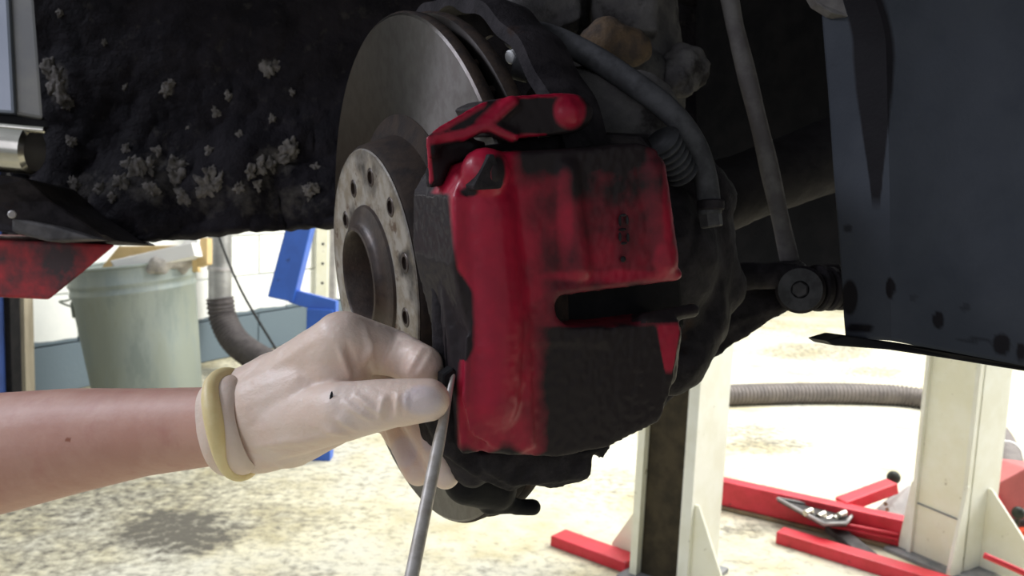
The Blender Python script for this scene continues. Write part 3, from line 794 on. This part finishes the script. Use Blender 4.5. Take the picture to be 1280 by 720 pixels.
# drive shaft
def ds(b):
    capsule(b, W(860, 262, .70), .030, W(930, 235, .72), .029)
    capsule(b, W(930, 235, .72), .028, W(1090, 175, .78), .034)
o = cast('drive_shaft', ds, mat('shaft_dust', (.028, .026, .028), (.042, .038, .040), 30, .8, bump=.5), None, .0035, 3, .5, .001, 60, 2)
tag(settle(o), 'thick dark drive shaft running behind the slanting rod', 'drive shaft')

# ------------------------------------------------------------------ person: forearm and gloved hand
def hand_solids(b, k):
    """k: radius offset; latex glove k=0, the hand inside k<0"""
    c = lambda x1, y1, d1, r1, x2, y2, d2, r2: capsule(b, W(x1, y1, d1), r1 + k, W(x2, y2, d2), r2 + k)
    # palm
    c(296, 531, .475, .0215, 345, 512, .462, .0245)
    c(296, 520, .480, .0190, 350, 492, .468, .0230)
    c(345, 512, .462, .0250, 398, 490, .448, .0225)
    c(350, 485, .466, .0190, 425, 434, .438, .0165)
    c(398, 480, .452, .0200, 420, 460, .442, .0180)
    c(345, 500, .480, .0200, 415, 450, .468, .0160)
    c(345, 510, .490, .0190, 420, 480, .490, .0150)
    c(345, 525, .495, .0170, 425, 505, .500, .0130)
    c(312, 502, .474, .0195, 352, 484, .466, .0200)
    c(326, 546, .466, .0195, 368, 532, .460, .0205)
    c(362, 536, .460, .0205, 425, 520, .440, .0130)
    # index
    c(428, 426, .436, .0150, 492, 441, .452, .0122)
    c(492, 441, .452, .0122, 528, 458, .430, .0105)
    # thumb
    c(345, 530, .455, .0180, 432, 514, .418, .0145)
    c(432, 514, .418, .0142, 490, 504, .410, .0115)
    c(490, 504, .410, .0115, 535, 500, .405, .0102)
    # middle, ring, little
    c(420, 450, .462, .0150, 505, 490, .475, .0115)
    c(505, 490, .475, .0112, 538, 545, .462, .0100)
    c(538, 545, .462, .0098, 557, 594, .452, .0075)
    c(418, 480, .488, .0145, 500, 518, .488, .0108)
    c(500, 518, .488, .0105, 511, 556, .474, .0100)
    c(511, 556, .474, .0098, 523, 588, .462, .0082)
    c(425, 500, .500, .0125, 488, 524, .500, .0092)
    c(488, 524, .500, .0090, 500, 548, .488, .0080)
def arm_solids(b, k=0.0):
    pts = [(-330, 640, .64, .046), (-160, 602, .60, .044), (0, 566, .560, .0385), (90, 551, .540, .0325), (180, 540, .515, .0258), (262, 533, .490, .0222), (300, 529, .475, .0205)]
    for A, B in zip(pts, pts[1:]):
        capsule(b, W(A[0], A[1], A[2]), A[3] + k, W(B[0], B[1], B[2]), B[3] + k)
def build_person():
    r = thing('person', "person's bare left forearm in a cream latex glove pinching a thin steel rod", 'person', W(150, 600, .53))
    def body(b): arm_solids(b); hand_solids(b, -.0022)
    o = cast('body', body, m_skin, r, .0022, 10, .6)
    o['label'] = 'bare forearm with pinkish skin'
    paint(o, lambda P, x, y: 1.0 if math.hypot(x - 84, y - 549) < 3.2 and P.y < .54 else 0)
    def gl(b): hand_solids(b, 0)
    g = cast('glove', gl, m_glove, r, .0011, 9, .55)
    # latex creases raised across the joints and pulled towards the thumb web
    me = g.data; L = world_loc(g)
    cre = []
    def crease(x0, y0, x1, y1, h, wd): cre.append((x0, y0, x1, y1, h, wd))
    crease(422, 430, 438, 474, .0011, 4); crease(432, 425, 446, 470, -.0010, 4); crease(470, 420, 452, 460, .0007, 4)
    crease(500, 425, 478, 462, .0008, 4); crease(512, 430, 492, 465, -.0006, 4); crease(530, 432, 508, 470, .0007, 4); crease(541, 440, 520, 472, .0005, 4)
    crease(480, 492, 474, 528, .0009, 4); crease(490, 490, 486, 528, -.0007, 4); crease(498, 488, 496, 524, .0008, 4); crease(508, 488, 508, 520, .0005, 3)
    crease(425, 500, 470, 528, .0009, 4); crease(440, 492, 480, 520, .0008, 4); crease(418, 520, 450, 540, .0007, 4); crease(400, 535, 440, 545, .0006, 4)
    crease(300, 560, 420, 545, .0007, 6); crease(320, 575, 400, 560, .0006, 5); crease(310, 480, 400, 420, .0005, 6); crease(455, 402, 470, 470, .0006, 4)
    vs = [v.normal.copy() for v in me.vertices]
    for v, nn in zip(me.vertices, vs):
        P = v.co + L; x, y = proj(P)
        if nn.dot(FW) > .1: continue
        s = 0
        for x0, y0, x1, y1, h, wd in cre:
            dx, dy = x1 - x0, y1 - y0; t = ((x - x0) * dx + (y - y0) * dy) / (dx * dx + dy * dy)
            if -.1 < t < 1.1:
                q = abs((x - x0) * dy - (y - y0) * dx) / math.hypot(dx, dy) + 1.5 * noise.noise(P * 90)
                s += h * math.exp(-(q / wd) ** 2) * math.sin(math.pi * max(0, min(1, t)))
        v.co += nn * (s * 1.9 + .00035 * noise.fractal(P * 70, 1, 2, 3))
    paint(g, lambda P, x, y: max(blobm(x, y, [(528, 500, 34, 24, .50), (505, 565, 22, 26, .5), (535, 545, 12, 26, .5)]), .0))
    # rolled cuff
    pa = W(281, 471, .468); pb = W(301, 594, .460); cen = (pa + pb) / 2; U1 = (pb - pa) / 2
    V1 = (FW + RT * .10).normalized(); V1 = (V1 - U1.normalized() * V1.dot(U1.normalized())).normalized()
    ax = V1.cross(U1).normalized()
    if ax.dot(RT) < 0: ax = -ax
    V1 = V1 * .0235
    path = [cen + U1 * math.cos(a) + V1 * math.sin(a) + ax * .0016 * math.sin(3 * a) for a in [2 * math.pi * i / 90 for i in range(91)]]
    b = bmesh.new(); sweep(b, path, lambda s, t: .0042 + .0007 * math.sin(t * 19) + .0010 * math.cos(2 * math.pi * (t - .5)) * 1, 14, False); mesh_obj('rolled_cuff', b, m_cuff, r, True)
    # loose glove sleeve just before the roll
    b = bmesh.new(); sl = []
    for q, (ox, k) in enumerate(((-.0090, .93), (-.0045, .98), (0, 1.0), (.004, .99), (.012, .93))):
        sl.append([b.verts.new(cen + ax * ox + (U1 * math.cos(a) + V1 * math.sin(a)) * (k + .015 * math.sin(5 * a + q))) for a in [2 * math.pi * i / 64 for i in range(64)]])
    for A, B in zip(sl, sl[1:]):
        for i in range(64): b.faces.new((A[i], A[(i + 1) % 64], B[(i + 1) % 64], B[i]))
    s = mesh_obj('glove_sleeve', b, m_glove, r, True); bake(s, [('SOLIDIFY', dict(thickness=.0008, offset=0))])
    # small dark smudge on the glove
    dg = bpy.context.evaluated_depsgraph_get(); ev = g.evaluated_get(dg)
    ok, loc, nr, idx = ev.ray_cast(CAMP - L, ray(414, 497).normalized())
    if ok:
        c = loc + L; b = bmesh.new(); ellipsoid(b, c, [RT * .0007, UP * .0030 + RT * .0004, nr * .0005]); mesh_obj('smudge', b, m_mark, r, True)
    return r
build_person()

# thin tool held in the hand
b = bmesh.new()
A, B, C3 = W(567, 466, .418), W(548, 556, .398), W(500, 792, .352)
path = resample([A, B, C3], .002)
sweep(b, path, lambda s, t: .0012 + .0016 * sst(0, .35, t) + .0003 * t, 20)
o = mesh_obj('probe_rod', b, m_steel, None, True, 60)
tag(settle(o), 'thin steel rod held between gloved thumb and caliper', 'tool')

# ------------------------------------------------------------------ background: bin, pipes, hoses
def build_bin():
    base = FL(190, 545); base = on(190, 530, Vector((0, 3.38, 0)), Vector((0, 1, 0))); base.z = 0
    r = thing('dustbin', 'galvanised steel dustbin full of boxes against the painted wall', 'bin', base)
    tilt = Matrix.Rotation(math.radians(7.5), 3, Vector((0, -1, 0)))
    A = (tilt @ Vector((0, 0, 1))).normalized()
    H = .605; O = base + Vector((0, 0, .028))
    b = bmesh.new()
    prof = [(0, 0), (.188, 0), (.192, .012), (.194, .03)]
    for h in (.06, .49):
        pass
    def R(h): return .194 + .038 * h / H
    hs = [.05, .30, .485, .492, .499, .506, .520, .527, .534, .541, .575]
    bumps = {.492: .005, .499: .005, .527: .005, .534: .005}
    prof += [(R(h) + bumps.get(h, 0), h) for h in hs]
    prof += [(R(.59), .59), (R(.59) - .004, .59), (.19, .05), (0, .05)]
    lathe(b, prof, O, A, 72)
    mesh_obj('bin_body', b, m_galv, r, True, 50)
    b = bmesh.new(); rp = [O + A * .594 + (A.orthogonal().normalized() * math.cos(a) + A.cross(A.orthogonal().normalized()) * math.sin(a)) * R(.6) for a in [2 * math.pi * i / 72 for i in range(73)]]
    sweep(b, rp, lambda s, t: .0065, 10, False); mesh_obj('rolled_rim', b, m_galv, r, True)
    # side handle
    b = bmesh.new(); hx = -1
    c = O + A * .42; L = Vector((-1, 0, 0)); F2 = Vector((0, -1, 0))
    P = [c + L * R(.42) * .93 + F2 * .075, c + L * .262 + F2 * .07 + A * .02, c + L * .272 - A * -.015 + F2 * 0, c + L * .262 - F2 * .07 + A * .02, c + L * R(.42) * .93 - F2 * .075]
    sweep(b, catmull(P, 10), lambda s, t: .004, 10); mesh_obj('handle', b, m_galv, r, True)
    b = bmesh.new(); cc = c + L * .185 + F2 * .10; box(b, cc + L * .004, F2 * .03, L * .004, A * .03, .003); mesh_obj('handle_plate', b, m_galv, r)
    d = 3.35
    def slab(name, pts, dd, th, m, lab, cat='box', bev=.004):
        bb = bmesh.new(); prism(bb, [W(x, y, dd) for x, y in pts], FW * th, bev)
        o = mesh_obj(name, bb, m); tag(settle(o), lab, cat)
    slab('white_box', [(137, 326), (150, 342), (244, 320), (240, 303), (215, 308)], 3.22, .12, m_paper, 'long white flattened box lying across the dustbin top')
    slab('cardboard_box', [(128, 332), (148, 308), (246, 306), (248, 340), (130, 345)], 3.42, .03, m_card, 'tan cardboard sheet behind the white box in the dustbin', 'cardboard')
    slab('cardboard_flap', [(246, 298), (259, 297), (259, 330), (246, 334)], 3.30, .06, m_card, 'narrow tan cardboard flap standing at the right rim of the dustbin', 'cardboard')
    slab('paper_wrapping', [(222, 309), (232, 300), (248, 296), (246, 322), (230, 320)], 3.28, .05, m_paper, 'crumpled white paper beside the tan flap in the dustbin', 'paper')
    def rb(b):
        for k in range(16):
            x = 150 + k * 5.0; capsule(b, W(x, 336 - .12 * (x - 150) + random.uniform(-3, 3), 3.30 + random.uniform(-.05, .12)), random.uniform(.03, .05))
    o = cast('rubbish_bag', rb, m_rubbish, None, .008, 2, .5, .02, 14, 3); tag(settle(o), 'crumpled grey rubbish filling the dustbin under the white box', 'rubbish')
build_bin()

def ontowall(px, py, off=0.0): return on(px, py, W0 + WN * off, WN)
def build_services():
    g1 = ontowall(276, 400, .09)
    r = thing('extraction_pipe', 'vertical grey metal pipe with dark flexible hose beside the dustbin', 'pipe', Vector((g1.x, g1.y, .0)))
    c = on(275, 380, W0 + WN * .15, WN); top = Vector((c.x, c.y, 1.6)); mid = Vector((c.x, c.y, c.z))
    dd = (mid - CAMP).dot(FW); R = 14 * dd / FPX
    b = bmesh.new(); cyl(b, mid, top, R, None, 32); mesh_obj('metal_pipe', b, m_pipe, r, True, 40)
    for dy in (0, .16):
        b = bmesh.new(); lathe(b, [(R - .002, 0), (R + .006, .002), (R + .006, .016), (R - .002, .018)], mid + Vector((0, 0, .01 + dy)), Vector((0, 0, 1)), 32, closed=True); mesh_obj('pipe_clamp', b, m_plate, r, True, 40)
    P = [mid + Vector((0, 0, .03)), W(279, 398, dd), W(293, 425, dd - .05), W(318, 445, dd - .15), W(352, 462, dd - .3), W(420, 485, dd - .5)]
    path = resample(catmull(P, 14), .0055)
    b = bmesh.new(); sweep(b, path, lambda s, t: R * 1.18 + .004 * math.cos(s * 2 * math.pi / .022), 20); mesh_obj('flexible_hose', b, m_hosedark, r, True)
    b = bmesh.new(); A = W(270, 285, dd - .35)
    sweep(b, resample(catmull([W(262, 240, 3.9), A, W(300, 360, 3.8), W(345, 437, 3.7), W(380, 500, 3.6)], 10), .02), lambda s, t: .0055, 8)
    o = mesh_obj('hanging_cable', b, m_cable, None, True); tag(settle(o), 'thin black cable sloping across the white wall', 'cable')
    # timber post
    b = bmesh.new(); p = FL(27, 520); p = on(27, 480, Vector((0, 3.1, 0)), Vector((0, 1, 0))); p.z = 0
    box(b, p + Vector((0, 0, .5)), Vector((.033, 0, 0)), Vector((0, .03, 0)), Vector((0, 0, .5)), .003)
    o = mesh_obj('timber_post', b, m_wood); tag(settle(o), 'pale timber post left of the dustbin', 'post')
    q = on(0, 480, Vector((0, 2.9, 0)), Vector((0, 1, 0))); q.z = 0
    r = thing('blue_column', 'dark blue steel column cut by the left edge of the photo', 'column', q)
    b = bmesh.new(); box(b, q + Vector((-.03, 0, .55)), Vector((.055, 0, 0)), Vector((0, .05, 0)), Vector((0, 0, .55)), .006); mesh_obj('column_box', b, m_bluedark, r)
    b = bmesh.new(); box(b, q + Vector((.035, .02, .5)), Vector((.012, 0, 0)), Vector((0, .03, 0)), Vector((0, 0, .5)), .003); mesh_obj('edge_strip', b, m_black, r)
    b = bmesh.new(); box(b, q + Vector((-.03, 0, .006)), Vector((.09, 0, 0)), Vector((0, .08, 0)), Vector((0, 0, .006)), .002); mesh_obj('foot_plate', b, m_black, r)
    # blue frame
    dB = 3.0
    ft = on(408, 420, Vector((0, dB, 0)), Vector((0, 1, 0))); ft.z = 0
    r = thing('blue_frame', 'bright blue steel crank-shaped frame in front of the white wall', 'frame', ft)
    b = bmesh.new(); prism(b, [W(366, 250, dB), W(397, 250, dB), W(366, 378, dB), W(334, 371, dB)], FW * .07, .004); mesh_obj('slanted_arm', b, m_blue, r)
    b = bmesh.new(); prism(b, [W(364, 361, dB + .01), W(420, 376, dB + .01), W(420, 396, dB + .01), W(360, 378, dB + .01)], FW * .05, .004); mesh_obj('cross_arm', b, m_blue, r)
    b = bmesh.new(); t = W(402, 385, dB + .03); box(b, Vector((t.x, t.y, t.z / 2)), Vector((.045, 0, 0)), Vector((0, .03, 0)), Vector((0, 0, t.z / 2)), .004); mesh_obj('upright', b, m_blue, r)
    # perforated racking upright on the wall
    c = ontowall(403, 350, .06); u0 = Vector((c.x, c.y, 0))
    r = thing('racking_upright', 'cream perforated racking upright beside the blue frame', 'upright', u0)
    b = bmesh.new(); box(b, u0 + Vector((0, 0, .7)), RT * .034, Vector((0, .02, 0)), Vector((0, 0, .7)), .003); mesh_obj('upright_strip', b, m_stand, r); strip = r.children[0] if r.children else r
    b = bmesh.new(); box(b, u0 + Vector((.055, .02, .7)), RT * .016, Vector((0, .02, 0)), Vector((0, 0, .7)), .003); mesh_obj('side_flange', b, m_plate, r)
    for k in range(9):
        b = bmesh.new(); z = .12 + k * .115; cyl(b, u0 + Vector((.004, -.0215, z)), u0 + Vector((.004, -.0195, z)), .008, None, 14); mesh_obj('slot_hole', b, m_cable, strip)
build_services()

def ribbed(name, P, R, m, lab, cat='hose', pitch=.02):
    path = resample(catmull(P, 16), pitch / 4)
    b = bmesh.new(); sweep(b, path, lambda s, t: R + .0045 * math.cos(s * 2 * math.pi / pitch), 20)
    o = mesh_obj(name, b, m, None, True); return tag(settle(o), lab, cat)
RH = .047
def fz(x, y): 
    p = FL(x, y); p.z = RH + .002; return p
ribbed('floor_hose', [fz(780, 512), fz(905, 507), fz(1000, 504), fz(1090, 505), fz(1150, 510), fz(1215, 528), fz(1245, 560), fz(1258, 592), fz(1262, 625)], RH, m_hose, 'long grey ribbed exhaust hose lying across the floor')
p = fz(1256, 584)
b = bmesh.new(); dv = (fz(1258, 592) - fz(1245, 560)).normalized(); lathe(b, [(RH + .004, -.006), (RH + .009, 0), (RH + .004, .006)], p, dv, 32, closed=True)
o = mesh_obj('hose_clip', b, m_white, None, True); tag(settle(o), 'thin white band around the grey floor hose at the right edge', 'clip')

# ------------------------------------------------------------------ support stands
def build_stand(pFL, pFR, depthv, lab, front, side, H, open_channel, gus):
    z = Vector((0, 0, 1)); ex = (pFR - pFL); ey = depthv
    wv = ex.length; ex = ex.normalized(); ey = ey.normalized(); dl = depthv.length
    c = pFL + ex * wv / 2 + ey * dl / 2
    r = thing('support_stand', lab, 'stand', c)
    h0 = Vector((0, 0, .012))
    b = bmesh.new(); box(b, c + z * .006, ex * (wv / 2 + (.02 if open_channel else .05)), ey * (dl / 2 + .03), z * .006, .002); mesh_obj('base_plate', b, m_base, r)
    t = .012
    if open_channel:
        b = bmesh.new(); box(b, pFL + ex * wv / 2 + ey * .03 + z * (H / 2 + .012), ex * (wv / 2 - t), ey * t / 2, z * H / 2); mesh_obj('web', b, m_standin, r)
        b = bmesh.new(); box(b, pFL + ex * .010 + ey * dl / 2 + z * (H / 2 + .012), ex * .010, ey * dl / 2, z * H / 2, .001); mesh_obj('flange', b, m_stand, r)
        b = bmesh.new(); box(b, pFR - ex * .014 + ey * dl / 2 + z * (H / 2 + .012), ex * .014, ey * dl / 2, z * H / 2, .001); mesh_obj('flange', b, m_standw, r)
    else:
        b = bmesh.new(); box(b, pFL + ex * wv / 2 + ey * (.02) + z * (H / 2 + .012), ex * wv / 2, ey * .006, z * H / 2, .001); mesh_obj('front_plate', b, m_stand, r)
        for s, e in ((0, .006), (1, wv - .006)):
            b = bmesh.new(); box(b, pFL + ex * e + ey * dl / 2 + z * (H / 2 + .012), ex * .006, ey * dl / 2, z * H / 2, .001); mesh_obj('side_plate', b, m_standw, r)
        b = bmesh.new(); p1 = pFL + ey * .012 + z * .155 + ex * .008; p2 = pFR + ey * .012 + z * .15 - ex * .008; cyl(b, p1, p2, .0025, None, 8); mesh_obj('weld_seam', b, m_base, r)
    for (o0, dr, L, hh, th, mm) in gus:
        o0 = o0 + z * .012
        s = dr.cross(z).normalized() * th
        b = bmesh.new(); prism(b, [o0 - s / 2, o0 - s / 2 + dr * L, o0 - s / 2 + dr * L + z * .02, o0 - s / 2 + z * hh + dr * .01, o0 - s / 2 + z * hh], s, .0008); mesh_obj('gusset', b, mm, r)
    b = bmesh.new(); box(b, c + z * (H + .018), ex * (wv / 2 + .015), ey * (dl / 2 + .015), z * .006, .002); mesh_obj('top_plate', b, m_base, r)
    return r
zz = Vector((0, 0, 1))
a, bq = FL(1132, 694), FL(1197, 722)
ex = (bq - a).normalized(); ey = Vector((-ex.y, ex.x, 0))
if ey.y < 0: ey = -ey
build_stand(a, bq, ey * .15, 'cream steel support stand on the right with a scuffed face', None, None, .62, False,
    [(a + ey * .012, -ex * 1.0, .03, .20, .008, m_standw), (bq + ey * .004, -ey, .05, .24, .010, m_standw), (bq + ey * .10, ex, .20, .22, .008, m_stand)])
a2, b2 = FL(786, 722), FL(843, 742)
ex2 = (b2 - a2).normalized(); ey2 = Vector((-ex2.y, ex2.x, 0))
if ey2.y < 0: ey2 = -ey2
build_stand(a2, b2 + ex2 * .03, ey2 * .18, 'open channel steel stand behind the caliper with dark inside', None, None, .64, True,
    [(a2 + ey2 * .10, -ex2, .11, .19, .008, m_stand), (b2 + ex2 * .03 + ey2 * .02, ex2, .10, .22, .008, m_stand)])

# ------------------------------------------------------------------ red jacks and tools
def build_jack():
    r = thing('trolley_jack', 'long low red trolley jack lying between the two stands', 'jack', FL(1000, 655))
    b = bmesh.new(); p, q = FL(830, 616), FL(1130, 686)
    p = p + zz * .012; q = q + zz * .012
    beam(b, p, q, .05, .078, .004); mesh_obj('side_rail', b, m_jack, r)
    b = bmesh.new(); off = ((q - p).cross(zz)).normalized() * .006
    beam(b, p + off - zz * .010, q + off - zz * .010, .06, .010, .001); mesh_obj('edge_strip', b, m_jackwood, r)
    # second rail
    b = bmesh.new(); p2, q2 = FL(974, 676), FL(1190, 742)
    beam(b, p2, q2, .055, .035, .003); mesh_obj('side_rail', b, m_jack, r)
    # cross member
    b = bmesh.new(); beam(b, FL(1040, 668) + zz * .01, FL(1085, 705) + zz * .01, .05, .02, .003); mesh_obj('cross_member', b, m_dark, r)
    # lifting arm rising to the right
    b = bmesh.new(); A = FL(1050, 662) + zz * .06; B = FL(1112, 655) + zz * .105
    beam(b, A, B, .05, .035, .004); mesh_obj('lift_arm', b, m_jack, r)
    b = bmesh.new(); K = W(1117, 597, 2.75)
    cyl(b, W(1114, 622, 2.75), K, .006, None, 12); mesh_obj('knob_stem', b, m_ball, r, True, 40)
    b = bmesh.new(); bmesh.ops.create_uvsphere(b, u_segments=24, v_segments=16, radius=8.5 * 2.75 / FPX, matrix=Matrix.Translation(K)); mesh_obj('release_knob', b, m_ball, r, True)
    b = bmesh.new(); prism(b, [W(1083, 653, 2.62), W(1092, 640, 2.62), W(1112, 622, 2.66), W(1138, 606, 2.70), W(1140, 670, 2.60), (W(1088, 662, 2.60))], FW * .006, .001); mesh_obj('side_plate', b, m_plate, r)
    for (x, y) in ((1109, 637), (1113, 645), (1107, 630)):
        b = bmesh.new(); cyl(b, W(x, y, 2.605), W(x, y, 2.63), .006, None, 10); mesh_obj('bolt', b, m_jackwood, r)
    for dy in (0, 6):
        b = bmesh.new(); cyl(b, W(1030, 651 + dy * .7, 2.56), W(1122, 668 + dy, 2.50), .0055, None, 12); mesh_obj('handle_bar', b, m_jack, r, True, 40)
    # tool tray
    t = thing('tool_tray', 'narrow steel tray holding shiny sockets on the red jack', 'tray', W(1020, 640, 2.62))
    P = [W(972, 623, 2.66), (W(1068, 640, 2.60)), W(1058, 654, 2.50), W(1030, 655, 2.48)]
    for i in range(4):
        b = bmesh.new(); A, B = P[i], P[(i + 1) % 4]; cyl(b, A, B, .005, None, 8); mesh_obj('tray_edge', b, m_plate, t, True)
    b = bmesh.new(); prism(b, [p - zz * .004 for p in P], Vector((0, 0, -.006))); mesh_obj('tray_floor', b, m_dark, t)
    for k, (x, y, L) in enumerate(((1010, 641, 12), (1026, 645, 10), (1036, 650, 14), (1046, 648, 9), (1052, 644, 8))):
        b = bmesh.new(); c = W(x, y, 2.55); cyl(b, c - Vector((.012, .008, 0)), c + Vector((.014, .010, .004)), .010, None, 14, .002)
        o = mesh_obj('socket', b, m_chrome, None, True, 40); tag(settle(o), 'shiny chrome socket, %s of the five in the steel tray' % ('leftmost', 'second from left', 'middle one', 'second from right', 'rightmost')[k], 'socket', 'sockets in the steel tray')
    # red foot showing left of the channel stand
    b = bmesh.new(); beam(b, FL(697, 678), FL(790, 712), .07, .030, .004)
    o = mesh_obj('jack_rail', b, m_jack); tag(settle(o), 'short red steel rail end poking out left of the channel stand', 'rail')
    # right edge jack
    r = thing('workshop_jack', 'faded red jack with black ball knob at the right edge', 'jack', FL(1265, 690))
    b = bmesh.new(); d = 2.45
    prism(b, [W(1240, 608, d), W(1283, 585, d), W(1330, 590, d), W(1330, 660, d), W(1252, 652, d)], FW * .14, .006); mesh_obj('housing', b, m_pink, r)
    b = bmesh.new(); prism(b, [W(1238, 612, d - .02), W(1246, 612, d - .02), W(1275, 668, d - .02), W(1262, 680, d - .02), W(1250, 664, d - .02)], FW * .03, .003); mesh_obj('housing_edge', b, m_jack, r)
    b = bmesh.new(); prism(b, [W(1255, 650, d - .02), W(1300, 652, d - .02), W(1300, 668, d - .02), W(1258, 666, d - .02)], FW * .04, .003); mesh_obj('pivot_plate', b, m_dark, r)
    b = bmesh.new(); prism(b, [W(1272, 664, d - .05), W(1310, 660, d - .05), W(1310, 720, d - .05), W(1276, 700, d - .05)], FW * .05, .005); mesh_obj('orange_lever', b, m_orange, r)
    K = W(1273, 641, d - .06)
    b = bmesh.new(); bmesh.ops.create_uvsphere(b, u_segments=24, v_segments=16, radius=8 * 2.39 / FPX, matrix=Matrix.Translation(K)); mesh_obj('ball_knob', b, m_ball, r, True)
    b = bmesh.new(); cyl(b, K, W(1271, 662, d - .04), .005, None, 10); mesh_obj('knob_stem', b, m_ball, r, True)
    b = bmesh.new()
    sweep(b, resample([W(1230, 694, 2.10), W(1262, 708, 2.08), W(1310, 730, 2.05)], .01), lambda s, t: .0075, 14)
    mesh_obj('handle', b, m_jack, r, True)
build_jack()
